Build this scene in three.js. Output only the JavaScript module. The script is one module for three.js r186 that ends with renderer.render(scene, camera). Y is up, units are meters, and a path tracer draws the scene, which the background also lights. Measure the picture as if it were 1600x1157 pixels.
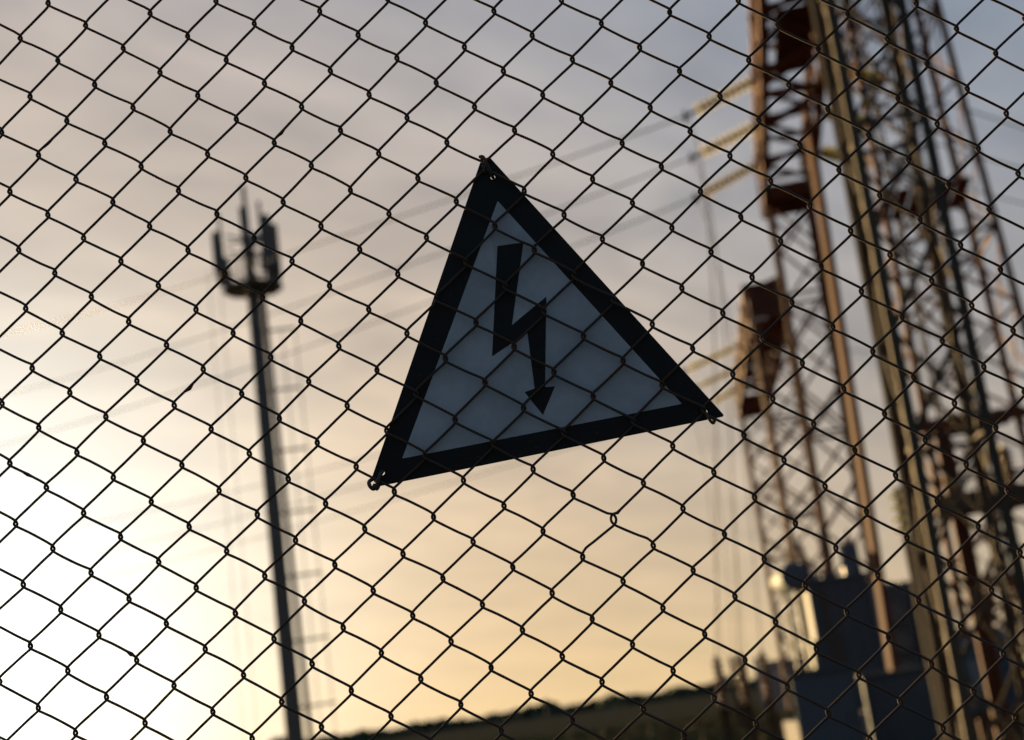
import * as THREE from 'three';
import { mergeGeometries } from 'three/addons/utils/BufferGeometryUtils.js';
import { ImprovedNoise } from 'three/addons/math/ImprovedNoise.js';

// ------------------------------------------------------------------ camera
const R = THREE.MathUtils.degToRad;
const scene = new THREE.Scene();
const camera = new THREE.PerspectiveCamera(2 * Math.atan(578.5 / 2222) * 180 / Math.PI, 1024 / 740, 0.05, 4000);
camera.position.set(0, 1.55, 0);
camera.rotation.order = 'YXZ';
camera.rotation.set(R(13.5), 0, R(-7.8));
camera.focus = 1.236;
camera.userData.fStop = 5.7;

// ------------------------------------------------------------------ seeded random, noise
function rng(seed) { let a = seed >>> 0; return () => { a = (a + 0x6d2b79f5) | 0; let t = Math.imul(a ^ (a >>> 15), 1 | a); t = (t + Math.imul(t ^ (t >>> 7), 61 | t)) ^ t; return ((t ^ (t >>> 14)) >>> 0) / 4294967296; }; }
const rnd = rng(20240611);
const perlin = new ImprovedNoise();
const fbm = (x, y, z, n = 4) => { let s = 0, a = 0.5, f = 1; for (let i = 0; i < n; i++) { s += a * perlin.noise(x * f, y * f, z * f); a *= 0.5; f *= 2.03; } return s; };

// ------------------------------------------------------------------ sky: low evening sun to the front left, thin cloud
const SUN_AZ = -24, SUN_EL = 2.8, EXPOSURE = 2.0;
const sunDir = new THREE.Vector3(Math.sin(R(SUN_AZ)) * Math.cos(R(SUN_EL)), Math.sin(R(SUN_EL)), -Math.cos(R(SUN_AZ)) * Math.cos(R(SUN_EL)));
{
  const W = 2048, H = 1024, data = new Float32Array(W * H * 4), d = new THREE.Vector3();
  const K = [[0.112, 0.236, 0.398], [0.409, 0.194, -0.103], [1.27, 0.67, 0.06], [0.05, 0.64, 1.08], [0.08, 0.07, 0.05]];
  for (let j = 0; j < H; j++) {
    const el = ((j + 0.5) / H - 0.5) * Math.PI;
    for (let i = 0; i < W; i++) {
      const o = (j * W + i) * 4, az = ((i + 0.5) / W - 0.5) * 2 * Math.PI;
      d.set(Math.cos(el) * Math.cos(az), Math.sin(el), Math.cos(el) * Math.sin(az));
      const th = Math.acos(Math.min(1, Math.max(-1, d.dot(sunDir)))) * 180 / Math.PI, e = Math.max(0, el * 180 / Math.PI);
      const far = 0.47 + 0.53 * Math.exp(-((th / 82) ** 4));            // the sky away from a setting sun is several times dimmer
      const t = [1 * far, Math.exp(-e / 12) * far * far, Math.exp(-th / 20), Math.exp(-((th / 12) ** 2)), Math.exp(-((th / 17.5) ** 2))];
      // thin streaky cloud in a layer above: warm light patches and blue-grey gaps
      const s = 1 / (Math.max(0, d.y) + 0.22), px = d.x * s, pz = d.z * s;
      const c = fbm(px * 3.4 + 1.8 * fbm(px * 2, pz * 2, 4.2, 3), pz * 4.3 + px * 2.2, 17.3, 5);
      const c2 = fbm(px * 10 + pz * 5, pz * 14 + px * 4, 1.3, 4);
      const up = Math.min(1, e / 14), cl = (0.42 * c + 0.14 * c2) * (0.3 + 0.7 * up) * (1 - 0.75 * Math.exp(-((th / 17) ** 2)));
      const tint = [1.12, 1.0, 0.80];
      for (let k = 0; k < 3; k++) {
        const v = K[0][k] * t[0] + K[1][k] * t[1] + K[2][k] * t[2] + K[3][k] * t[3] + K[4][k] * t[4];
        data[o + k] = Math.max(0.004, v * (1 + cl * tint[k])) / EXPOSURE;
      }
      data[o + 3] = 1;
    }
  }
  const sky = new THREE.DataTexture(data, W, H, THREE.RGBAFormat, THREE.FloatType);
  sky.mapping = THREE.EquirectangularReflectionMapping; sky.magFilter = sky.minFilter = THREE.LinearFilter; sky.needsUpdate = true;
  scene.background = sky; scene.environment = sky;
}
// ------------------------------------------------------------------ sun
const sun = new THREE.DirectionalLight(new THREE.Color().setRGB(1, 0.69, 0.32), 4.9);
sun.position.copy(sunDir).multiplyScalar(120); sun.target.position.set(0, 0, 0);
sun.castShadow = true; sun.shadow.radius = 2; sun.shadow.mapSize.set(4096, 4096);
Object.assign(sun.shadow.camera, { left: -90, right: 90, top: 40, bottom: -40, near: 1, far: 320 });
scene.add(sun, sun.target);

const renderer = new THREE.WebGLRenderer({ antialias: true });
renderer.setSize(1024, 740);
renderer.toneMapping = THREE.LinearToneMapping;
renderer.toneMappingExposure = EXPOSURE;
renderer.shadowMap.enabled = true;

// ------------------------------------------------------------------ materials
const std = (r, g, b, roughness = 0.8, metalness = 0, extra = {}) => new THREE.MeshStandardMaterial({ color: new THREE.Color().setRGB(r, g, b), roughness, metalness, ...extra });
function noiseMap(size, fn, srgb = true) {
  const a = new Uint8Array(size * size * 4);
  for (let j = 0; j < size; j++) for (let i = 0; i < size; i++) { const c = fn(i / size, j / size), o = (j * size + i) * 4; a[o] = c[0]; a[o + 1] = c[1]; a[o + 2] = c[2]; a[o + 3] = 255; }
  const t = new THREE.DataTexture(a, size, size, THREE.RGBAFormat); t.magFilter = THREE.LinearFilter; t.minFilter = THREE.LinearMipmapLinearFilter; t.generateMipmaps = true;
  t.wrapS = t.wrapT = THREE.RepeatWrapping; if (srgb) t.colorSpace = THREE.SRGBColorSpace; t.needsUpdate = true; return t;
}
const rustMap = noiseMap(256, (u, v) => { const n = fbm(u * 7, v * 7, 3.1, 5), m = fbm(u * 30, v * 30, 8.8, 3); const k = THREE.MathUtils.clamp(0.5 + n * 1.5 + m * 0.5, 0, 1); return [100 + 46 * k, 58 + 26 * k, 36 + 12 * k]; });
const zincMap = noiseMap(256, (u, v) => { const n = fbm(u * 9, v * 9, 5.5, 5), r = fbm(u * 5, v * 5, 12.1, 4); const k = THREE.MathUtils.clamp(0.5 + n * 1.4, 0, 1), q = THREE.MathUtils.clamp(r * 3 - 0.2, 0, 1); return [128 + 32 * k, 116 + 34 * k - 26 * q, 98 + 34 * k - 46 * q]; });
const M = {
  wire: new THREE.MeshStandardMaterial({ vertexColors: true, roughness: 0.78, metalness: 0.1 }),
  tie: std(0.11, 0.085, 0.06, 0.8),
  rust: [std(1, 1, 1, 0.78, 0, { map: rustMap }), std(0.8, 0.74, 0.7, 0.82, 0, { map: rustMap }), std(0.62, 0.55, 0.5, 0.85, 0, { map: rustMap })],
  zinc: [std(0.42, 0.36, 0.3, 0.8, 0, { map: zincMap }), std(0.4, 0.34, 0.29, 0.82, 0, { map: zincMap }), std(0.33, 0.275, 0.23, 0.82, 0, { map: zincMap })],
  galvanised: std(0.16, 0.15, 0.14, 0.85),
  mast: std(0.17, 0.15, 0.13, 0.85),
  panel: std(0.5, 0.52, 0.55, 0.5),
  glass: new THREE.MeshPhysicalMaterial({ color: new THREE.Color().setRGB(1.0, 0.93, 0.46), roughness: 0.85, transmission: 0.65, thickness: 0, ior: 1.5, clearcoat: 0.5, clearcoatRoughness: 0.1 }),
  porcelain: std(0.22, 0.10, 0.05, 0.25),
  cap: std(0.12, 0.10, 0.085, 0.75, 0.2),
  paint: std(0.085, 0.12, 0.15, 0.7),
  paintGrey: std(0.20, 0.22, 0.24, 0.55),
  concrete: std(0.30, 0.28, 0.26, 0.92),
  cable: std(0.22, 0.21, 0.2, 0.6, 0.3),
  trunk: std(0.09, 0.065, 0.045, 0.95),
  leaves: std(0.05, 0.07, 0.03, 0.95),
};

// ------------------------------------------------------------------ helpers
const taken = new Map();
function numbered(name) { const n = taken.get(name) ?? 0; taken.set(name, n + 1); return n ? `${name}_${String(n).padStart(3, '0')}` : name; }
function tag(o, label, category, group, kind) { o.userData.label = label; if (category) o.userData.category = category; if (group) o.userData.group = group; if (kind) o.userData.kind = kind; return o; }
function thing(name, label, category, pos = [0, 0, 0], turn = 0, group) { const o = new THREE.Group(); o.name = numbered(name); o.position.set(...pos); o.rotation.y = turn; scene.add(o); return tag(o, label, category, group); }
function part(parent, name) { const g = new THREE.Group(); g.name = name; parent.add(g); return g; }
function mesh(name, geo, mat, parent) { const m = new THREE.Mesh(geo, mat); m.name = parent === scene ? numbered(name) : name; m.castShadow = m.receiveShadow = true; parent.add(m); return m; }
const V = (x, y, z) => new THREE.Vector3(x, y, z);
const pick = (a) => a[Math.floor(rnd() * a.length)];
const UNIT = new THREE.BoxGeometry(1, 1, 1);
// an angle section 1 wide, 1 long: two thin legs meeting in a corner
const ANGLE = mergeGeometries([new THREE.BoxGeometry(1, 1, 0.12).translate(0, 0, -0.44), new THREE.BoxGeometry(0.12, 1, 0.876).translate(-0.44, 0, 0.063)]);
const _m = new THREE.Matrix4();
function bar(parent, name, a, b, w, t, mat, side = V(0, 0, 1), geo = UNIT) {       // a straight steel member from a to b
  const y = b.clone().sub(a), L = y.length(); y.normalize();
  let x = y.clone().cross(side); if (x.lengthSq() < 1e-4) x = y.clone().cross(V(1, 0, 0)); x.normalize();
  const z = x.clone().cross(y);
  const m = mesh(name, geo, mat, parent);
  m.position.copy(a).add(b).multiplyScalar(0.5); m.quaternion.setFromRotationMatrix(_m.makeBasis(x, y, z)); m.scale.set(w, L, t);
  return m;
}
function box(parent, name, cx, cy, cz, w, h, d, mat) { const m = mesh(name, UNIT, mat, parent); m.position.set(cx, cy, cz); m.scale.set(w, h, d); return m; }
const ROUND = new THREE.CylinderGeometry(0.5, 0.5, 1, 16);
function rod(parent, name, a, b, r, mat) { const m = mesh(name, ROUND, mat, parent), y = b.clone().sub(a); m.position.copy(a).add(b).multiplyScalar(0.5); m.quaternion.setFromUnitVectors(V(0, 1, 0), y.clone().normalize()); m.scale.set(2 * r, y.length(), 2 * r); return m; }
function sagCurve(a, b, sag, n = 24) { const p = []; for (let i = 0; i <= n; i++) { const t = i / n, q = a.clone().lerp(b, t); q.y -= 4 * sag * t * (1 - t); p.push(q); } return new THREE.CatmullRomCurve3(p); }
// yard axes: the gantries run along azimuth 8.48 degrees; w to the right, u away
const YAZ = R(8.48), yu = V(Math.sin(YAZ), 0, -Math.cos(YAZ)), yw = V(Math.cos(YAZ), 0, Math.sin(YAZ));
const yard = (w, y, u) => V(0, y, 0).addScaledVector(yu, u).addScaledVector(yw, w);
const yardThing = (name, label, cat, w, u, group, turn = 0) => { const p = yard(w, 0, u); return thing(name, label, cat, [p.x, 0, p.z], -YAZ + turn, group); };

// ------------------------------------------------------------------ ground and far trees
{
  const gm = noiseMap(512, (u, v) => { const n = fbm(u * 12, v * 12, 2.2, 5), g = fbm(u * 90, v * 90, 6.1, 2); const k = THREE.MathUtils.clamp(0.5 + n * 1.2 + g * 0.8, 0, 1); return [60 + 50 * k, 56 + 44 * k, 44 + 34 * k]; });
  gm.repeat.set(600, 600);
  const g = new THREE.PlaneGeometry(3000, 3000).rotateX(-Math.PI / 2);
  const m = mesh('ground', g, new THREE.MeshPhysicalMaterial({ map: gm, roughness: 1, specularIntensity: 0 }), scene); m.userData.kind = 'structure'; m.userData.label = 'flat dark grassy and gravelly ground of the substation yard';
  // a low far wood along the horizon
  const parts = []; const leaf = new THREE.PlaneGeometry(1, 0.7);
  const n = 9000, im = new THREE.InstancedMesh(leaf, M.leaves, n), o = new THREE.Object3D();
  for (let i = 0; i < n; i++) {
    const a = R(-34 + 72 * rnd()), D = 330 + 60 * rnd(), top = 0.8 + 5.5 * Math.max(0, fbm(a * 40, 3, 1, 5) + 0.12);
    o.position.set(Math.sin(a) * D, 0.3 + top * Math.sqrt(rnd()), -Math.cos(a) * D); o.rotation.set(rnd() * 6, rnd() * 6, rnd() * 6); o.scale.setScalar(1.1 + 1.2 * rnd()); o.updateMatrix(); im.setMatrixAt(i, o.matrix);
  }
  const blade = new THREE.BufferGeometry(); blade.setAttribute('position', new THREE.Float32BufferAttribute([-0.02, 0, 0, 0.02, 0, 0, 0.05, 0.5, 0.02, -0.02, 0, 0, 0.05, 0.5, 0.02, 0.0, 0.32, -0.02], 3)); blade.computeVertexNormals();
  const gn = 26000, gi = new THREE.InstancedMesh(blade, std(0.16, 0.135, 0.06, 0.95), gn), cc = new THREE.Color();
  for (let i = 0; i < gn; i++) {
    const a = R(-26 + 52 * rnd()), D = 5 + 75 * Math.pow(rnd(), 0.8), x = Math.sin(a) * D, z = -Math.cos(a) * D, hgt = Math.max(0.25, 0.75 + 1.6 * fbm(x * 0.16, z * 0.16, 5.5, 3));
    o.position.set(x, -0.01, z); o.rotation.set((rnd() - 0.5) * 0.6, rnd() * 6.28, (rnd() - 0.5) * 0.6); o.scale.set(1.6, hgt, 1.6); o.updateMatrix(); gi.setMatrixAt(i, o.matrix); gi.setColorAt(i, cc.setRGB(0.6 + 0.7 * rnd(), 0.65 + 0.6 * rnd(), 0.6 + 0.5 * rnd()));
  }
  gi.name = 'dry_grass'; tag(gi, 'tufts of dry grass growing over the yard', 'grass', null, 'stuff'); scene.add(gi);
  im.name = 'far_wood'; tag(im, 'low dark line of trees along the horizon', 'trees', null, 'stuff'); scene.add(im);
}

// ------------------------------------------------------------------ gantry portals
function latticeColumn(parent, x0, x1, z0, z1, y0, y1, panels, leg, brace, mats, lean = [0, 0], taper = 0) {
  const c = part(parent, 'column'), mx = (x0 + x1) / 2, mz = (z0 + z1) / 2, at = (x, z, y) => { const k = 1 - y / y1, f = 1 + taper * k; return V(mx + (x - mx) * f + lean[0] * k, y, mz + (z - mz) * f + lean[1] * k); };
  const cs = [[x0, z1, 1, -1], [x1, z1, 1, 1], [x1, z0, -1, 1], [x0, z0, -1, -1]];
  for (const [x, z] of cs) {
    const inward = V((x0 + x1) / 2 - x, 0, (z0 + z1) / 2 - z);
    const m = bar(c, 'leg', at(x, z, y0), at(x, z, y1), leg, leg, pick(mats), V(0, 0, 1), ANGLE);
    if (inward.x < 0 && inward.z < 0) m.rotateY(Math.PI / 2 * 2); else if (inward.x < 0) m.rotateY(-Math.PI / 2); else if (inward.z < 0) m.rotateY(Math.PI / 2);
    box(parent, 'footing', at(x, z, 0).x, 0.11, at(x, z, 0).z, leg * 3.4, 0.24, leg * 3.4, M.concrete);
  }
  const h = (y1 - y0) / panels;
  for (let i = 0; i < panels; i++) {
    const a = y0 + i * h, b = a + h;
    cs.forEach(([x, z], k) => {
      const [X, Z] = cs[(k + 1) % 4], out = V(x + X - x0 - x1, 0, z + Z - z0 - z1).normalize().multiplyScalar(brace * 0.7), side = out.clone().normalize();
      const f = i % 2 ? 1 : 0, p = at(f ? X : x, f ? Z : z, a), q = at(f ? x : X, f ? z : Z, b);
      bar(c, 'brace', p.add(out), q.add(out), brace, brace * 0.4, pick(mats), side);
      const p2 = at(f ? x : X, f ? z : Z, a).addScaledVector(side, -brace * 0.6), q2 = at(f ? X : x, f ? Z : z, b).addScaledVector(side, -brace * 0.6);
      if (i % 2 === k % 2 || parent.userData.dense) bar(c, 'brace', p2, q2, brace, brace * 0.4, pick(mats), side);
      if (i && i % 3 === 0) bar(c, 'strut', at(x, z, a).addScaledVector(side, -0.02), at(X, Z, a).addScaledVector(side, -0.02), brace * 1.2, brace * 0.5, pick(mats), side);
    });
  }
  return c;
}
function trussBeam(parent, x0, x1, y0, y1, zA, zB, panels, chord, brace, mats) {
  const g = part(parent, 'beam');
  const cs = [[x0, y0], [x1, y0], [x1, y1], [x0, y1]];
  for (const [x, y] of cs) bar(g, 'chord', V(x, y, zA), V(x, y, zB), chord, chord, pick(mats), V(0, 1, 0), ANGLE);
  const h = (zB - zA) / panels;
  for (let i = 0; i < panels; i++) {
    const a = zA + i * h, b = a + h;
    cs.forEach(([x, y], k) => {
      const [X, Y] = cs[(k + 1) % 4], side = V(x + X - x0 - x1, y + Y - y0 - y1, 0).normalize(), f = i % 2;
      const off = side.clone().multiplyScalar(brace * 0.7);
      bar(g, 'brace', V(f ? X : x, f ? Y : y, a).add(off), V(f ? x : X, f ? y : Y, b).add(off), brace, brace * 0.35, pick(mats), side);
      const off2 = side.clone().multiplyScalar(-brace * 0.6);
      bar(g, 'strut', V(x, y, a).add(off2), V(X, Y, a).add(off2), brace * 1.15, brace * 0.4, pick(mats), side);
    });
  }
  return g;
}
function plateFrame(parent, x0, x1, y0, y1, z, depth, mats) {                          // the riveted end frame of a beam
  box(parent, 'end_plate', (x0 + x1) / 2, y0 - 0.02, z, x1 - x0 + 0.1, 0.05, depth, mats[2]);
  box(parent, 'end_plate', (x0 + x1) / 2, (y0 + y1) / 2 + 0.01, z - depth / 2, x1 - x0 + 0.06, y1 - y0, 0.04, mats[2]);
}
{
  const g1 = yardThing('gantry_portal', 'tall rusty lattice gantry with long beam, standing before the transformer', 'gantry', 2.16, 23.5);
  const L = (w) => w - 2.16, Z = (u) => -(u - 23.5);
  trussBeam(g1, L(1.64), L(2.69), 12, 13.05, Z(14.6), Z(32.3), 15, 0.15, 0.12, M.rust);
  plateFrame(g1, L(1.64), L(2.69), 11.97, 12.7, Z(31.7), 1.1, M.rust);
  // underside walkway plates near the middle
  for (let i = 0; i < 5; i++) box(g1, 'walkway_plate', L(2.16), 12.06, Z(22.1 + i * 0.52), 0.62, 0.03, 0.48, M.rust[2]);
  latticeColumn(g1, L(1.72), L(2.62), Z(32.2), Z(31.3), 0.22, 11.9, 11, 0.14, 0.06, M.rust, [-0.22, 0]);
  g1.userData.dense = true;
  latticeColumn(g1, L(1.9), L(2.65), Z(16.0), Z(15.0), 0.22, 11.95, 10, 0.115, 0.045, M.zinc, [-0.12, 0]);
  delete g1.userData.dense;
  // raking props under the middle of the beam
  const prop = (w0, w1, u) => { const p = part(g1, 'prop'), n = V(-0.94, 0, 0.34), q = V(0.34, 0, 0.94), A = V(L(w0), 0.2, Z(u)), B = V(L(w1), 12, Z(u)), sh = (v, k) => v.clone().addScaledVector(n, k); for (const k of [0.055, -0.055]) bar(p, 'flange', sh(A, k), sh(B, k), 0.2, 0.016, M.rust[1], n); for (const k of [0.088, -0.088]) bar(p, 'web', A.clone().addScaledVector(q, k), B.clone().addScaledVector(q, k), 0.094, 0.012, M.rust[2], q); box(g1, 'footing', L(w0), 0.11, Z(u), 0.5, 0.24, 0.5, M.concrete); };
  prop(2.0, 2.42, 26);
  // pipes bracketed to the near column
  for (const [w, u] of [[1.77, 15.25], [1.78, 15.55]]) rod(g1, 'conduit', V(L(w) - 0.14, 0.2, Z(u)), V(L(w), 11.9, Z(u)), 0.028, M.zinc[2]);

  const p2 = yard(1.36, 0, 49.6), g2 = thing('gantry_portal', 'farther rusty lattice gantry seen beyond the transformer', 'gantry', [p2.x, 0, p2.z], -YAZ + R(2.6));
  trussBeam(g2, -0.56, 0.56, 12, 13.1, 7.6, -8.1, 13, 0.17, 0.16, M.rust);
  plateFrame(g2, -0.56, 0.56, 11.97, 12.8, -7.6, 1.3, M.rust);
  box(g2, 'end_plate', 0, 12.55, 7.64, 1.16, 1.1, 0.05, M.rust[2]);
  for (let i = 0; i < 6; i++) box(g2, 'walkway_plate', 0, 12.07, 6.9 - i * 0.72, 0.9, 0.03, 0.66, M.rust[2]);
  latticeColumn(g2, -0.5, 0.5, -8.0, -7.1, 0.22, 11.9, 12, 0.16, 0.07, M.rust, [-0.12, 0]);
  latticeColumn(g2, -0.5, 0.5, 6.5, 7.5, 0.22, 11.9, 12, 0.16, 0.07, M.rust, [-0.1, 0]);
}

// ------------------------------------------------------------------ insulator strings
const DISC = new THREE.LatheGeometry([[0.0, 0.03], [0.03, 0.03], [0.05, 0.022], [0.12, -0.004], [0.127, -0.018], [0.118, -0.022], [0.10, -0.008], [0.09, -0.03], [0.08, -0.01], [0.06, -0.03], [0.03, -0.01], [0.0, -0.01]].map(([x, y]) => new THREE.Vector2(x, y)), 20);
const CAP = new THREE.LatheGeometry([[0, 0.085], [0.03, 0.085], [0.046, 0.065], [0.046, 0.02], [0.03, 0.0], [0.018, -0.09], [0, -0.09]].map(([x, y]) => new THREE.Vector2(x, y)), 12);
function insulatorString(a, b, label, group, n = 10) {
  const o = thing('insulator_string', label, 'insulator', a.toArray(), 0, group), dir = b.clone().sub(a), len = dir.length(); dir.normalize();
  const g = o; o.quaternion.setFromUnitVectors(V(0, -1, 0), dir);
  const s0 = 0.16, step = (len - 0.32) / n;
  rod(g, 'shackle', V(0, 0, 0), V(0, -s0, 0), 0.022, M.cap);
  for (let i = 0; i < n; i++) {
    const d = mesh('disc', DISC, M.glass, g); d.position.y = -(s0 + (i + 0.5) * step); d.scale.set(1.15, 1.1, 1.15);
    const c = mesh('cap', CAP, M.cap, d);
  }
  rod(g, 'clamp', V(0, -(len - 0.16), 0), V(0, -len - 0.05, 0), 0.035, M.cap);
  bar(g, 'clamp', V(-0.1, -len - 0.02, 0), V(0.1, -len - 0.1, 0), 0.06, 0.05, M.cap);
  return o;
}
function cableLine(name, curve, r, label, category, group, seg = 40) { const m = mesh(name, new THREE.TubeGeometry(curve, seg, r, 6, false), M.cable, scene); return tag(m, label, category, group); }

// line pylon off to the left, where the conductors go
const PYL = V(Math.sin(R(-22.6)) * 62, 0, -Math.cos(R(-22.6)) * 62), armH = [19.9, 17.2, 15.1];
{
  const t = thing('line_pylon', 'far lattice pylon with three crossarms carrying the power lines into the yard', 'pylon', PYL.toArray(), 0.3);
  const H = 24, wid = (y) => 1.5 * (1 - y / H) + 0.22 * (y / H) + 0.1;
  const cs = [[-1, -1], [1, -1], [1, 1], [-1, 1]];
  for (const [x, z] of cs) bar(t, 'leg', V(x * wid(0), 0, z * wid(0)), V(x * wid(H), H, z * wid(H)), 0.13, 0.13, M.zinc[1], V(0, 0, 1), ANGLE);
  let y = 0.3;
  while (y < H - 1) { const h = wid(y) * 1.7, y2 = Math.min(H - 0.2, y + h); cs.forEach(([x, z], k) => { const [X, Z] = cs[(k + 1) % 4]; bar(t, 'brace', V(x * wid(y), y, z * wid(y)), V(X * wid(y2), y2, Z * wid(y2)), 0.07, 0.03, M.zinc[1], V(x + X, 0, z + Z)); bar(t, 'brace', V(X * wid(y) * 0.96, y, Z * wid(y) * 0.96), V(x * wid(y2) * 0.96, y2, z * wid(y2) * 0.96), 0.07, 0.03, M.zinc[2], V(x + X, 0, z + Z)); }); y = y2; }
  for (const h of armH) { const c = part(t, 'crossarm'); for (const s of [-1, 1]) for (const z of [-0.4, 0.4]) { bar(c, 'chord', V(s * 0.3, h, z), V(s * 2.1, h + 0.1, 0), 0.09, 0.09, M.zinc[1]); bar(c, 'stay', V(s * 0.3, h + 0.9, z), V(s * 2.1, h + 0.16, 0), 0.06, 0.05, M.zinc[1]); } }
}
const PYL2 = V(Math.sin(R(-23.4)) * 120, 0, -Math.cos(R(-23.4)) * 120);
{ const t2 = scene.getObjectByName('line_pylon').clone(); t2.name = numbered('line_pylon'); t2.position.copy(PYL2); t2.userData = { label: 'farthest lattice pylon carrying the lines of the farther gantry', category: 'pylon' }; scene.add(t2); }
const armEnd = (i, s, at = PYL) => V(s * 2.1, armH[i] + 0.1, 0).applyAxisAngle(V(0, 1, 0), 0.3).add(at);

{
  // near gantry: three strings on the left, three on the right
  const att = [[1.58, 24.26], [1.58, 26.45], [1.58, 28.6]], end = [[0.19, 24.4], [0.19, 26.53], [0.13, 28.91]], base = [[-0.95, 26.2], [-0.55, 26.6], [-0.15, 27.4]];
  att.forEach(([w, u], i) => {
    const a = yard(w, 12.0, u), b = yard(end[i][0], 11.6, end[i][1]);
    insulatorString(a, b, 'sunlit string of amber glass insulator discs on the near gantry, open sky behind it', 'insulator strings of the near gantry, sunlit side');
    cableLine('power_line', sagCurve(b, armEnd(i, 1), 0.35), 0.017, 'thin overhead conductor from near gantry across the sky behind the warning sign', 'power line', 'conductors from the near gantry to the pylon', 60);
    const q = yard(base[i][0], 2.05, base[i][1]);
    const c = new THREE.CatmullRomCurve3([b, b.clone().lerp(q, 0.06).add(V(0.16, -0.25, 0)), b.clone().lerp(q, 0.3).add(V(0.28, 0, 0)), b.clone().lerp(q, 0.7).add(V(0.16, 0, 0)), q]);
    cableLine('dropper_cable', c, 0.013, 'slack cable hanging from an insulator string of the near gantry down to a post insulator', 'cable', 'droppers of the near gantry', 50);
    const a2 = yard(2.75, 12.0, u), dir = yw.clone().multiplyScalar(2).addScaledVector(yu, 2.4).normalize(), b2 = a2.clone().addScaledVector(dir, 1.7);
    insulatorString(a2, b2, 'shaded string of glass insulator discs on the near gantry, partly behind its lattice column', 'insulator strings of the near gantry, shaded side');
    cableLine('power_line', sagCurve(b2, a2.clone().addScaledVector(dir, 46).add(V(0, 1.2, 0)), 0.5), 0.018, 'thin overhead conductor running from the near gantry past its lattice column into open sky', 'power line', 'conductors leaving the near gantry past its lattice column', 40);
  });
  // far gantry
  const att2 = [[0.72, 45.0], [0.62, 48.3], [0.46, 51.9]], end2 = [[-1.16, 45.6], [-0.89, 48.5], [-0.6, 51.9]];
  att2.forEach(([w, u], i) => {
    const a = yard(w, 12.0, u), b = yard(end2[i][0], 11.6, end2[i][1]);
    insulatorString(a, b, 'small string of amber insulator discs on the farther gantry, beside the sign corner', 'insulator strings of the farther gantry', 12);
    cableLine('power_line', sagCurve(b, armEnd(i, 1, PYL2), 0.6), 0.02, 'thin overhead conductor from the farther gantry, passing behind the warning sign', 'power line', 'conductors from the farther gantry', 60);
    const a2 = yard(w + 1.25, 12.0, u), dir = yw.clone().multiplyScalar(2).addScaledVector(yu, 2.4).normalize();
    if (i === 0) cableLine('power_line', sagCurve(a2, a2.clone().addScaledVector(dir, 50), 0.5), 0.018, 'single thin conductor leaving the farther gantry low behind the lattice column', 'power line', null, 40);
    const q = yard(end2[i][0] - 0.3, 2.4, end2[i][1] - 0.4);
    cableLine('dropper_cable', sagCurve(b, q, 0.0).points ? new THREE.CatmullRomCurve3([b, b.clone().lerp(q, 0.4).add(V(0.25, 0, 0)), q]) : null, 0.014, 'slack cable hanging from an insulator string of the farther gantry', 'cable', 'droppers of the farther gantry', 30);
  });
}

// ------------------------------------------------------------------ post insulators under the droppers
const SHED = new THREE.LatheGeometry((() => { const p = [[0, 0]]; for (let i = 0; i < 8; i++) { const y = 0.02 + i * 0.1; p.push([0.06, y], [0.115, y + 0.03], [0.115, y + 0.042], [0.06, y + 0.07]); } p.push([0.05, 0.84], [0, 0.84]); return p.map(([x, y]) => new THREE.Vector2(x, y)); })(), 18);
function postInsulator(w, u, y, label, group) {
  const o = yardThing('post_insulator', label, 'insulator', w, u, group);
  box(o, 'plinth', 0, 0.06, 0, 0.45, 0.14, 0.45, M.concrete);
  bar(o, 'stand', V(0, 0.13, 0), V(0, y - 0.84, 0), 0.16, 0.16, M.zinc[1], V(0, 0, 1), ANGLE);
  box(o, 'flange', 0, y - 0.83, 0, 0.26, 0.03, 0.26, M.zinc[2]);
  const s = mesh('sheds', SHED, M.porcelain, o); s.position.y = y - 0.815;
  box(o, 'terminal', 0, y + 0.05, 0, 0.08, 0.06, 0.2, M.cap);
  return o;
}
[[-0.95, 26.2], [-0.55, 26.6], [-0.15, 27.4]].forEach(([w, u]) => postInsulator(w, u, 2.0, 'brown ribbed post insulator on a short steel stand left of the transformer', 'post insulators beside the transformer'));
[[-1.25, 46.8], [-1.15, 50.0], [-1.0, 53.5]].forEach(([w, u]) => postInsulator(w, u, 2.35, 'brown ribbed post insulator far off under the farther gantry', 'post insulators under the farther gantry'));

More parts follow.
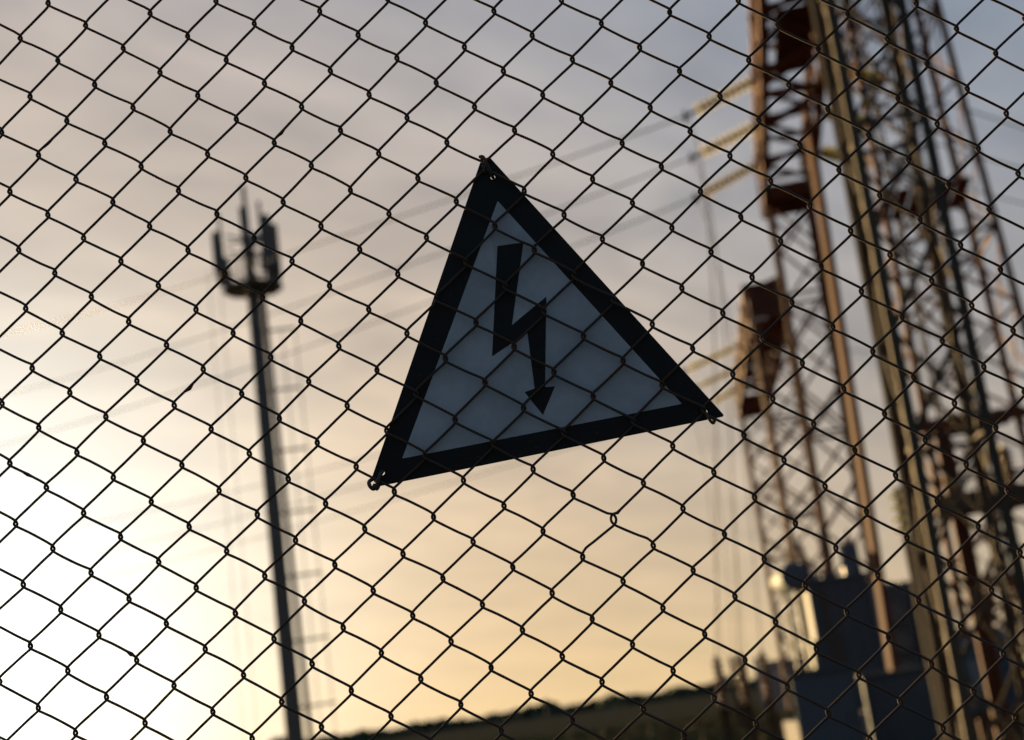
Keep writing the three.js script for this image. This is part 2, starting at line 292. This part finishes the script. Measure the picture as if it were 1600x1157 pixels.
// ------------------------------------------------------------------ power transformer
function bushing(parent, x, y, z, h, tilt = 0) { const b = part(parent, 'bushing'); b.position.set(x, y, z); b.rotation.z = tilt; const s = mesh('sheds', SHED, M.porcelain, b); s.scale.set(1, h / 0.84, 1); rod(b, 'terminal', V(0, h - 0.02, 0), V(0, h + 0.16, 0), 0.025, M.cap); mesh('turret', new THREE.CylinderGeometry(0.14, 0.16, 0.2, 16), M.paint, b).position.y = -0.08; }
function transformer(w, u, turn, scale, label) {
  const t = yardThing('power_transformer', label, 'transformer', w, u, undefined, turn); t.scale.setScalar(scale);
  box(t, 'plinth', 0, 0.35, 0, 3.2, 0.7, 1.7, M.concrete);
  box(t, 'tank', -0.35, 2.02, 0, 1.2, 2.44, 1.2, M.paint);
  for (let i = 0; i < 5; i++) box(t, 'stiffener', -0.85 + i * 0.25, 2.02, 0.635, 0.05, 2.3, 0.06, M.paint);
  box(t, 'tank_lid', -0.35, 3.28, 0, 1.36, 0.06, 1.36, M.paint);
  const c = mesh('conservator', new THREE.CylinderGeometry(0.28, 0.28, 1.1, 24).rotateX(Math.PI / 2), M.paint, t); c.position.set(-1.15, 3.42, 0.05);
  const cc = mesh('end_cap', new THREE.SphereGeometry(0.28, 20, 8, 0, Math.PI * 2, 0, Math.PI / 2).scale(1, 0.3, 1).rotateX(Math.PI / 2), M.paint, c); cc.position.z = 0.552;
  for (const z of [-0.5, 0.55]) bar(t, 'conservator_stay', V(-1.15, 0.7, z), V(-1.15, 3.14, z), 0.1, 0.1, M.paint, V(0, 0, 1), ANGLE);
  for (const [x0, n] of [[0.38, 7], [1.02, 6]]) { const r = part(t, 'radiator'); for (let i = 0; i < n; i++) box(r, 'fin', x0 + i * 0.085, 2.05, 0.25 + (x0 > 1 ? -0.35 : 0), 0.035, 2.0, 0.9, x0 > 1 ? M.paint : M.paintGrey); rod(r, 'header', V(x0 - 0.2, 2.95, 0.2), V(x0 + n * 0.085 - 0.05, 2.95, 0.2), 0.06, M.paintGrey); rod(r, 'header', V(x0 - 0.2, 1.15, 0.2), V(x0 + n * 0.085 - 0.05, 1.15, 0.2), 0.06, M.paintGrey); }
  box(t, 'control_box', -1.0, 1.7, 0.4, 0.12, 0.9, 0.5, M.paint);
  bushing(t, -0.72, 3.4, -0.15, 0.7, 0.14); bushing(t, -0.32, 3.4, -0.2, 0.8); bushing(t, 0.1, 3.4, -0.15, 0.7, -0.14);
  for (const [x, y, z] of [[-0.8, 3.36, 0.45], [-0.1, 3.36, 0.55], [0.2, 1.2, 0.72]]) box(t, 'valve_box', x, y, z, 0.16, 0.18, 0.14, M.paintGrey);
  rod(t, 'oil_pipe', V(-1.15, 3.16, 0.3), V(-0.6, 3.4, 0.3), 0.045, M.paintGrey); rod(t, 'oil_pipe', V(0.28, 3.05, 0.68), V(0.28, 0.9, 0.68), 0.05, M.paintGrey); rod(t, 'cable_pipe', V(-0.7, 0.7, 0.7), V(-0.7, 3.2, 0.7), 0.035, M.zinc[0]); rod(t, 'cable_pipe', V(-0.55, 0.7, 0.7), V(-0.55, 2.3, 0.7), 0.035, M.zinc[0]);
  for (let i = 0; i < 3; i++) mesh('cooling_fan', new THREE.CylinderGeometry(0.2, 0.2, 0.1, 20).rotateX(Math.PI / 2), M.galvanised, t).position.set(0.62, 1.35 + i * 0.55, 0.76);
  box(t, 'tap_changer', 0.05, 3.62, 0.32, 0.3, 0.62, 0.3, M.paint);
}
transformer(1.75, 29.2, R(10), 1, 'dark blue oil transformer with conservator drum and radiator banks under the near gantry');
transformer(5.9, 26.5, R(16), 0.8, 'smaller dark transformer standing past the near lattice column and breakers');
// ------------------------------------------------------------------ oil circuit breakers, cabinets and bus frame on the right
function breaker(w, u, s, label, group) {
  const o = yardThing('circuit_breaker', label, 'circuit breaker', w, u, group); o.scale.setScalar(s);
  for (const [x, z] of [[-0.3, -0.3], [0.3, -0.3], [0.3, 0.3], [-0.3, 0.3]]) bar(o, 'leg', V(x, 0, z), V(x, 0.75, z), 0.09, 0.09, M.zinc[1], V(0, 0, 1), ANGLE);
  const t = mesh('tank', new THREE.LatheGeometry([[0, 0.5], [0.25, 0.52], [0.42, 0.62], [0.44, 0.7], [0.44, 1.55], [0.48, 1.56], [0.48, 1.6], [0.3, 1.68], [0, 1.7]].map(([x, y]) => new THREE.Vector2(x, y)), 24), M.paint, o);
  bushing(o, -0.24, 1.72, 0, 0.8, 0.22); bushing(o, 0.24, 1.72, 0, 0.8, -0.22);
  box(o, 'mechanism_box', 0, 1.1, 0.5, 0.34, 0.5, 0.16, M.paintGrey);
}
breaker(3.0, 22.5, 1.05, 'squat dark circuit breaker tank with two slanted bushings', 'circuit breakers in a row past the near gantry');
breaker(4.2, 22.9, 1.05, 'squat dark circuit breaker tank with two slanted bushings', 'circuit breakers in a row past the near gantry');
breaker(5.4, 23.3, 1.05, 'squat dark circuit breaker tank with two slanted bushings', 'circuit breakers in a row past the near gantry');
function cabinet(w, u, wd, h, label) {
  const o = yardThing('control_cabinet', label, 'cabinet', w, u);
  box(o, 'plinth', 0, 0.08, 0, wd * 0.94, 0.18, 0.5, M.concrete); box(o, 'body', 0, h / 2 + 0.15, 0, wd, h - 0.06, 0.56, M.paint);
  box(o, 'door', 0, h / 2 + 0.15, 0.295, wd * 0.92, h * 0.88, 0.03, M.paint); box(o, 'roof', 0, h + 0.145, 0.02, wd + 0.1, 0.05, 0.68, M.paint);
  rod(o, 'handle', V(wd * 0.34, h * 0.5, 0.33), V(wd * 0.34, h * 0.5 + 0.16, 0.33), 0.014, M.cap);
}
cabinet(0.75, 24.2, 1.0, 1.45, 'dark blue steel control cabinet standing before the transformer');
cabinet(2.05, 24.8, 1.3, 1.25, 'low wide dark control cabinet beside the rusty props');
cabinet(3.55, 18.4, 0.9, 1.3, 'dark control cabinet under the bus frame');
{
  const o = yardThing('bus_frame', 'low steel frame of two crossbeams carrying post insulators, beside the near lattice column', 'frame', 4.9, 19.2);
  for (const x of [-2.2, 2.2]) { const c = part(o, 'post'); bar(c, 'flange', V(x - 0.09, 0, 0), V(x - 0.09, 4.4, 0), 0.14, 0.025, M.rust[2], V(1, 0, 0)); bar(c, 'flange', V(x + 0.09, 0, 0), V(x + 0.09, 4.4, 0), 0.14, 0.025, M.rust[1], V(1, 0, 0)); bar(c, 'web', V(x, 0, 0), V(x, 4.39, 0), 0.155, 0.02, M.rust[2], V(0, 0, 1)); }
  bar(o, 'crossbeam', V(-2.5, 4.48, 0), V(2.6, 4.48, 0), 0.12, 0.14, M.rust[1]);
  bar(o, 'crossbeam', V(-2.5, 3.4, 0.2), V(2.6, 3.4, 0.2), 0.22, 0.16, M.zinc[2]);
  bar(o, 'crossbeam', V(-2.5, 3.4, -0.3), V(2.6, 3.4, -0.3), 0.22, 0.16, M.zinc[2]);
  for (const x of [-1.5, -0.4, 0.7, 1.8]) { const s = mesh('post_insulator', SHED, M.porcelain, o); s.position.set(x, 3.515, 0.2); s.scale.set(0.8, 0.62, 0.8); const s2 = mesh('post_insulator', SHED, M.porcelain, o); s2.position.set(x, 3.515, -0.3); s2.scale.set(0.8, 0.62, 0.8); bar(o, 'blade', V(x, 4.07, 0.2), V(x, 4.07, -0.3), 0.05, 0.03, M.cap); }
}
{
  const o = yardThing('bracket_insulator', 'single amber ribbed insulator on a bracket at the near lattice column', 'insulator', 1.72, 16.6);
  rod(o, 'stand', V(0, 0, 0), V(0, 2.9, 0), 0.05, M.zinc[1]);
  for (let i = 0; i < 4; i++) { const d = mesh('disc', DISC, M.glass, o); d.position.y = 2.98 + i * 0.13; mesh('cap', CAP, M.cap, d); }
}
// perimeter wall of precast panels far behind the yard
{
  const o = yardThing('perimeter_wall', 'low grey wall of concrete panels and posts behind the substation yard', 'wall', -0.6, 62, undefined, R(-4));
  for (let i = 0; i < 24; i++) {
    box(o, 'post', i * 2.2, 1.25, 0, 0.24, 2.5, 0.24, M.concrete);
    for (let r = 0; r < 4; r++) box(o, 'panel', i * 2.2 + 1.1, 0.3 + r * 0.57, 0, 1.94, 0.56, 0.1, M.concrete);
  }
}
// a second lattice tower, close behind the near column
{
  const o = yardThing('lattice_tower', 'brown square lattice tower standing close behind the near gantry column', 'tower', 3.75, 23.4);
  o.userData.dense = true; latticeColumn(o, -0.58, 0.58, -0.7, 0.7, 0.22, 17, 13, 0.11, 0.05, M.rust, [0.1, 0], 0.75); delete o.userData.dense;
  const lad = part(o, 'ladder'); for (const x of [-0.2, 0.2]) rod(lad, 'rail', V(x, 0.3, 0.78), V(x, 16.8, 0.78), 0.022, M.zinc[1]); for (let i = 0; i < 54; i++) rod(lad, 'rung', V(-0.2, 0.5 + i * 0.3, 0.78), V(0.2, 0.5 + i * 0.3, 0.78), 0.014, M.zinc[1]);
  for (const y of [5.1, 8.9]) { const f = part(o, 'rest_platform'); for (let i = 0; i < 6; i++) box(f, 'plank', -0.6 + i * 0.24, y, 0.0, 0.2, 0.05, 1.5, M.rust[2]); }
}
// slim mast behind
{
  const o = yardThing('lightning_mast', 'slim far lattice mast behind the near gantry column', 'mast', 6.1, 40);
  const H = 27, r = 0.62, cs = [0, 1, 2, 3].map((k) => [Math.SQRT1_2 * r * (k === 1 || k === 2 ? 1 : -1), Math.SQRT1_2 * r * (k > 1 ? 1 : -1)]);
  for (const [x, z] of cs) rod(o, 'leg', V(x, 0, z), V(x, H, z), 0.035, M.zinc[1]);
  for (let i = 0; i < 26; i++) cs.forEach(([x, z], k) => { const [X, Z] = cs[(k + 1) % 4], y = i * H / 26; bar(o, 'brace', V(x, y, z), V(X, y + H / 26, Z), 0.03, 0.03, M.zinc[1]); if (i % 2) bar(o, 'strut', V(x, y, z), V(X, y, Z), 0.03, 0.03, M.zinc[1]); });
  rod(o, 'rod', V(0, H - 0.5, 0), V(0, H + 3, 0), 0.03, M.zinc[1]);
}
// ------------------------------------------------------------------ antenna mast on the left
{
  const D = 80, az = R(-10.28), o = thing('antenna_mast', 'tall dark antenna mast with a railed platform of panel antennas on top', 'mast', [Math.sin(az) * D, 0, -Math.cos(az) * D], -az);
  o.scale.setScalar(D / 68);
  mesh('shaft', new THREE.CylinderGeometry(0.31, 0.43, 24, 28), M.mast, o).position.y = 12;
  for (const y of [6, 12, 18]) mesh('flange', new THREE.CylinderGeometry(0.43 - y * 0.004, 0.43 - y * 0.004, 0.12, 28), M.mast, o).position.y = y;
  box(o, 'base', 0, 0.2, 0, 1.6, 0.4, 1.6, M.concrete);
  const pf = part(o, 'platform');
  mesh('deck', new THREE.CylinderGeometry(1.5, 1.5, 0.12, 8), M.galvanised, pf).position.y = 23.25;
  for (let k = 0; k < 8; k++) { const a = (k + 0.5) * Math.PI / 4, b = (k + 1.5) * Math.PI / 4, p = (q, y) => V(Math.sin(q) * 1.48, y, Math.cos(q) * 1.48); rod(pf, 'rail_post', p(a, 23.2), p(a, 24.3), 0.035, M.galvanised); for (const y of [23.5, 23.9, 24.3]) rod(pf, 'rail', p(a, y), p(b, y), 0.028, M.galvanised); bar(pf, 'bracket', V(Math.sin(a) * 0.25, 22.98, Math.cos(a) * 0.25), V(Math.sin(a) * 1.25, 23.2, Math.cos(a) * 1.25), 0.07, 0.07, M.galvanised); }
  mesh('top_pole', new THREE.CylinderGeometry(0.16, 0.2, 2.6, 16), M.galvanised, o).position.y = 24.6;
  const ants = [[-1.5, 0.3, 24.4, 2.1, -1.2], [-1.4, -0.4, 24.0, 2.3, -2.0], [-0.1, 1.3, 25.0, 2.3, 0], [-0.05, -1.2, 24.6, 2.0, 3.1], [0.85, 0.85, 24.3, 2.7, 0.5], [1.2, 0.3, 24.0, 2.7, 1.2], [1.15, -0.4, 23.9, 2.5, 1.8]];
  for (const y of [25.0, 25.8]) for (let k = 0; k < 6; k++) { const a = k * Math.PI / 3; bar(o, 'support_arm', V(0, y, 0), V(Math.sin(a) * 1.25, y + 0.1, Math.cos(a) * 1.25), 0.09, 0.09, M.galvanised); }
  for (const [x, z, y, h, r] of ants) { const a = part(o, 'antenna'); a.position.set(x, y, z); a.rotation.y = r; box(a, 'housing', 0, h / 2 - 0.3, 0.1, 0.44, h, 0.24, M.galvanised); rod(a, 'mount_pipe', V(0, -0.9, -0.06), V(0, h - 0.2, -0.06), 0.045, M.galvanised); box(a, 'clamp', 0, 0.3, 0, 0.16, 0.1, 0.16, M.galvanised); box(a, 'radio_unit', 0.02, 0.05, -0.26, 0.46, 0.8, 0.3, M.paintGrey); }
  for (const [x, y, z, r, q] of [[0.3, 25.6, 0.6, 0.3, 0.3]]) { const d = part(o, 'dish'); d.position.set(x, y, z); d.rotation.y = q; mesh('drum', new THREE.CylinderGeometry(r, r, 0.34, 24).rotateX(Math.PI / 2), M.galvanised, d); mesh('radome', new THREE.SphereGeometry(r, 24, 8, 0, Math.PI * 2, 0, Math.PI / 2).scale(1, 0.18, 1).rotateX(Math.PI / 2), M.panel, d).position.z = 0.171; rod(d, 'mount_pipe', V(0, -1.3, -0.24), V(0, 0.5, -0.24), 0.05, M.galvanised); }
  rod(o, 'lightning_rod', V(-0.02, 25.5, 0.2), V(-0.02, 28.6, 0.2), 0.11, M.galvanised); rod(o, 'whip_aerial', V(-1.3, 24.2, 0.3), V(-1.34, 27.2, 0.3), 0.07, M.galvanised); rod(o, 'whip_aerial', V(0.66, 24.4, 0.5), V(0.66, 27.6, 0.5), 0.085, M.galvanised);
  // cable ladder beside the shaft with rest arms
  const cl = part(o, 'cable_ladder');
  rod(cl, 'riser_pipe', V(0.72, 0.2, 0), V(0.46, 23.1, 0), 0.13, M.mast);
  for (const z of [-0.16, 0.16]) rod(cl, 'rail', V(0.72, 0.2, z), V(0.46, 23.1, z), 0.075, M.mast);
  for (let i = 0; i < 46; i++) { const y = 0.6 + i * 0.49, x = 0.72 - 0.26 * y / 23; rod(cl, 'rung', V(x, y, -0.16), V(x, y, 0.16), 0.02, M.mast); }
  for (let i = 0; i < 7; i++) { const y = 2.9 + i * 3.02, x = 0.72 - 0.26 * y / 23; bar(o, 'rest_arm', V(0.2, y, 0), V(x + 1.35, y + 0.05, 0), 0.1, 0.1, M.mast); }
  for (const x of [1.2, 1.85]) rod(o, 'feeder_cable', V(x, 0, 0.02), V(x, 21.1, 0.02), 0.022, M.mast);
  for (const x of [-1.7, -2.3]) rod(o, 'hoist_rope', V(x, 0, 0.3), V(x * 0.9, 24.3, 0.3), 0.014, M.mast);
}

// ------------------------------------------------------------------ the chain-link fence
const fence = thing('chain_link_fence', 'rusty brown chain-link fence of interlocked zigzag wires across the whole view', 'fence');
const FB = new THREE.Matrix4().makeBasis(V(0.99898164, 0.01537827, 0.042417), V(-0.02154318, 0.9886096, 0.1489528), V(-0.03964323, -0.14971491, 0.98793414));
const FQ = new THREE.Quaternion().setFromRotationMatrix(FB), BASE = 1.8597;     // local y of the view centre above the ground, along the leaning mesh
fence.position.set(0.04006, 0, -1.47886); fence.quaternion.copy(FQ);
const fy = (mm) => mm / 1000 + BASE;
{
  const POLY = [[0.61, 0.31], [1.15, -2.67], [-3.95, 2.45], [-2.98, 1.21], [3.03, -1.18], [0.12, 0.81], [-9.14, 10.67], [0.22, -8.04], [6.93, -3.74], [-0.99, 0.04], [7.86, -4.41], [-3.92, 0.29], [1.13, -0.53], [0.22, -1.01], [0.25, -0.06]];
  const hash = (a, b, c) => { let h = Math.imul(a, 374761393) ^ Math.imul(b, 668265263) ^ Math.imul(c, 2147483647); h = Math.imul(h ^ (h >>> 13), 1274126177); return ((h ^ (h >>> 16)) >>> 0) / 4294967296; };
  const clamp = THREE.MathUtils.clamp;
  const node = (col, row) => {                            // a knot of the mesh, in mm: pulled out of true the way the real fabric is
    const p = (row + col) / 2, q = (row - col) / 2, s = clamp((p - 10) / 12, -1.02, 1.25), t = clamp(q / 11, -1.05, 1.05);
    let x = -390.187 + 30.372 * (p - q), y = 368.506 - 26.876 * p - 26.938 * q, n = 0;
    for (let i = 0; i <= 4; i++) for (let j = 0; j <= 4 - i; j++, n++) { const b = s ** i * t ** j; x += POLY[n][0] * b; y += POLY[n][1] * b; }
    x += (hash(col, row, 1) - 0.5) * 1.1; y += (hash(col, row, 2) - 0.5) * 1.1;
    const z = 2.2 * perlin.noise(col * 0.13, row * 0.11, 9.1) + (hash(col, row, 3) - 0.5) * 0.5;
    return [x, y, z];
  };
  const lumps = [[-380.1, 267.9], [-170.9, 241.3], [-283.7, 29.9], [-435.1, -23.8], [71.3, -137], [21, -264.9], [234.9, 279.1], [363.9, 38], [-32.3, 304.9], [-365, -190], [140, -200], [330, 170], [300, -120]];
  const RAD = 1.2, SIDES = 7;
  const c0 = new THREE.Color(), P = V(0, 0, 0), T = V(0, 0, 0), X = V(0, 0, 0), Y = V(0, 0, 0);
  for (let k = -17; k <= 43; k++) {
    const ctl = [];
    for (let r = -9; r <= 81; r++) {
      const right = ((r - k) & 1) !== 0, col = right ? k + 1 : k, [x, y, z] = node(col, r), s = right ? 1 : -1, open = col === 15 && r === 19 ? 1.0 : 0, h = hash(col, r, 7);
      const dx = 1.2 + 0.14 * h + open * 0.9, dy = 2.5 + 0.4 * hash(col, r, 8) + open * 2.0, zf = 1.25, tw = (hash(col, r, 9) - 0.5) * 1.0;
      ctl.push([x + tw * 0.4, y + dy, z + s * zf, 0], [x + s * dx * 0.84 + tw * 0.2, y + dy * 0.42, z + s * zf * 0.72, 1], [x + s * dx, y, z, 1], [x + s * dx * 0.84 - tw * 0.2, y - dy * 0.42, z - s * zf * 0.72, 1], [x - tw * 0.4, y - dy, z - s * zf, 0]);
      if (r < 81) {
        const [x2, y2, z2] = node(right ? k : k + 1, r + 1), bow = (hash(k, r, 11) - 0.5) * 1.4, kink = (hash(k, r, 12) - 0.5) * 1.2;
        for (const f of [0.14, 0.36, 0.64, 0.86]) { const sag = f * (1 - f) * 4; ctl.push([x + (x2 - x) * f + bow * sag * 0.6 + (f === 0.14 ? -s * 0.5 : f === 0.86 ? s * 0.5 : 0) * -0.4 + kink * 0.2, (y - dy) + (y2 + dy - y + dy) * f + bow * sag, z + (z2 - z) * f - s * 1.25, 2]); }
      }
    }
    const pos = [], nor = [], colr = [], idx = []; let ring = 0;
    const cr = (a, b, c, d, t) => 0.5 * (2 * b + (c - a) * t + (2 * a - 5 * b + 4 * c - d) * t * t + (3 * b - a - 3 * c + d) * t * t * t);
    const N = ctl.length, emit = (px, py, pz, tx, ty, tz) => {
      T.set(tx, ty, tz).normalize(); X.set(-T.y, T.x, 0).normalize(); Y.crossVectors(T, X);
      const n1 = perlin.noise(px * 0.06, py * 0.06, k * 3.7), n2 = perlin.noise(px * 0.5, py * 0.5, k * 1.3 + 40);
      let rr = RAD * (1 + 0.05 * n2 + 0.03 * perlin.noise(px * 1.7, py * 1.7, k)), ox = 0, oy = 0;
      for (const [lx, ly] of lumps) { const d2 = (px - lx) ** 2 + (py - ly) ** 2; if (d2 < 30) { const g = Math.exp(-d2 / 3.2); rr += 1.0 * g; oy -= 0.9 * g; ox += 0.5 * g; } }
      const rust = clamp(0.5 + 1.3 * n1 + 0.7 * n2, 0, 1);
      c0.setRGB(0.088 + 0.05 * rust, 0.07 - 0.008 * rust, 0.056 - 0.028 * rust);
      for (let s = 0; s < SIDES; s++) {
        const a = s / SIDES * Math.PI * 2, nx = X.x * Math.cos(a) + Y.x * Math.sin(a), ny = X.y * Math.cos(a) + Y.y * Math.sin(a), nz = Y.z * Math.sin(a) + X.z * Math.cos(a);
        pos.push((px + ox + nx * rr) / 1000, fy(py + oy + ny * rr), (pz + nz * rr) / 1000); nor.push(nx, ny, nz); colr.push(c0.r, c0.g, c0.b);
        if (ring) { const A = (ring - 1) * SIDES + s, B = (ring - 1) * SIDES + (s + 1) % SIDES; idx.push(A, B, A + SIDES, B, B + SIDES, A + SIDES); }
      }
      ring++;
    };
    const fine = k >= -3 && k <= 31;
    for (let i = 0; i < N - 1; i++) {
      const a = ctl[Math.max(0, i - 1)], b = ctl[i], c = ctl[i + 1], d = ctl[Math.min(N - 1, i + 2)];
      const n = fine && b[1] < 330 && b[1] > -370 ? 2 : 1;
      for (let q = 0; q < n; q++) { const t = q / n, e = 0.02, f = (j, tt) => cr(a[j], b[j], c[j], d[j], tt); emit(f(0, t), f(1, t), f(2, t), f(0, t + e) - f(0, t - e), f(1, t + e) - f(1, t - e), f(2, t + e) - f(2, t - e)); }
    }
    const g = new THREE.BufferGeometry();
    g.setAttribute('position', new THREE.Float32BufferAttribute(pos, 3)); g.setAttribute('normal', new THREE.Float32BufferAttribute(nor, 3)); g.setAttribute('color', new THREE.Float32BufferAttribute(colr, 3)); g.setIndex(idx);
    mesh('wire', g, M.wire, fence);
  }
}

// ------------------------------------------------------------------ the warning sign, tied to the far side of the mesh
{
  const sign = thing('warning_sign', 'triangular high-voltage warning sign, black border and lightning bolt on white, tied to the fence', 'sign');
  sign.position.copy(fence.position); sign.quaternion.copy(FQ);
  const shape = (pts, closed = true) => new THREE.Shape(pts.map(([x, y]) => new THREE.Vector2(x / 1000, fy(y))));
  const holeAt = (x, y, r) => { const h = new THREE.Path(); h.absarc(x / 1000, fy(y), r / 1000, 0, Math.PI * 2, true); return h; };
  const rounded = (pts, r) => {                            // cut corners with small arcs
    const s = new THREE.Shape(), n = pts.length;
    pts.forEach((p, i) => {
      const a = new THREE.Vector2(...pts[(i + n - 1) % n]), b = new THREE.Vector2(...p), c = new THREE.Vector2(...pts[(i + 1) % n]);
      const u = a.clone().sub(b).setLength(r), v = c.clone().sub(b).setLength(r), f = (q) => [q.x / 1000, fy(q.y)];
      const p0 = b.clone().add(u), p1 = b.clone().add(v);
      i ? s.lineTo(...f(p0)) : s.moveTo(...f(p0)); s.quadraticCurveTo(...f(b), ...f(p1));
    });
    s.closePath(); return s;
  };
  const dirt = noiseMap(512, (u, v) => { const n = fbm(u * 5, v * 5, 1.1, 5), m = fbm(u * 40, v * 40, 3.3, 3), k = THREE.MathUtils.clamp(0.95 + 0.18 * n + 0.06 * m, 0, 1); return [229 * k, 233 * k, 238 * k]; });
  dirt.repeat.set(3, 3);
  const white = std(0.97, 0.98, 1, 0.55, 0, { map: dirt });
  const worn = noiseMap(512, (u, v) => { const n = fbm(u * 6, v * 6, 21.1, 5), f = fbm(u * 60, v * 60, 2.9, 3), k = 30 + 14 * n + 8 * f + (f > 0.36 ? 34 : 0); return [k, k * 0.98, k * 0.97]; });
  worn.repeat.set(4, 4);
  const black = std(1, 1, 1, 0.6, 0, { map: worn });
  const back = -0.0052;
  const outer = rounded([[2, 188], [9.2, 190.3], [174.6, -68.2], [-131.5, -80.8], [-135.6, -73.5]], 2.0);
  outer.holes.push(holeAt(9.8, 172.1, 2.2), holeAt(-126.3, -70, 2.4), holeAt(159.4, -62.3, 2.2));
  const plate = new THREE.ExtrudeGeometry(outer, { depth: 0.0016, bevelEnabled: true, bevelThickness: 0.0006, bevelSize: 0.0006, bevelSegments: 2, curveSegments: 8 }).translate(0, 0, back - 0.0022);
  mesh('plate', plate, black, sign);
  const face = mesh('face', new THREE.ExtrudeGeometry(rounded([[10.8, 150.3], [140.8, -52.3], [-107.1, -60.7]], 1.2), { depth: 0.00025, bevelEnabled: false, curveSegments: 4 }).translate(0, 0, back), white, sign);
  mesh('lightning_bolt', new THREE.ExtrudeGeometry(shape([[4.3, 110.6], [27.4, 109.9], [5.9, 39.4], [39.6, 59.3], [25.9, -19.1], [34.6, -19.6], [20.3, -42.6], [7.6, -20.4], [16.8, -18.7], [18.3, 32.4], [3.0, 23.6], [-15.5, 15.1]]), { depth: 0.0002, bevelEnabled: false }).translate(0, 0, back + 0.00027), black, sign);

  const tie = (pts, r, label) => {
    const c = new THREE.CatmullRomCurve3(pts.map(([x, y, z]) => V(x / 1000, fy(y), z / 1000)), false, 'centripetal');
    const o = mesh('wire_tie', mergeGeometries([new THREE.TubeGeometry(c, 60, r / 1000, 9, false), ...[pts[0], pts[pts.length - 1]].map(([x, y, z]) => new THREE.SphereGeometry(r / 1000, 10, 8).translate(x / 1000, fy(y), z / 1000))]), M.tie, scene);
    o.position.copy(fence.position); o.quaternion.copy(FQ); tag(o, label, 'wire tie');
  };
  tie([[3.5, 177, -2.5], [5.6, 183.5, 3.4], [4.2, 189.5, 3.2], [2.3, 190.5, 0], [3.5, 188, -6], [7, 178, -9.5], [9.8, 172.6, -9], [9.9, 171.6, -4], [9.2, 174.5, 0.6], [6.4, 182.4, 4.6], [4.6, 189, 4.4], [1.8, 190.2, 2.2]], 1.45, 'bent wire tie at the sign top corner');
  tie([[-126, -68.6, -9], [-126.1, -69.6, -3.6], [-127.4, -72.5, 2.6], [-130, -77.5, 4.4], [-131.2, -81.8, 3], [-132.5, -83.3, -1], [-131.5, -80, -8.5], [-133.6, -74, -9.6], [-137, -75, -5], [-138.2, -77.5, 1], [-136.6, -81.6, 3], [-134.8, -83, 1.5], [-134.2, -80, -2]], 1.75, 'thick looped wire tie at the sign lower corner beside the antenna mast');
  tie([[159.3, -61.4, -9], [159.2, -62.8, -3.4], [160, -66.5, 2.2], [161.6, -70.8, 3.2], [163.6, -73, 1.4], [165.4, -71.6, -2], [164.6, -68.5, -7]], 1.45, 'short wire tie at the sign corner beside the gantry insulators');
}

renderer.render(scene, camera);
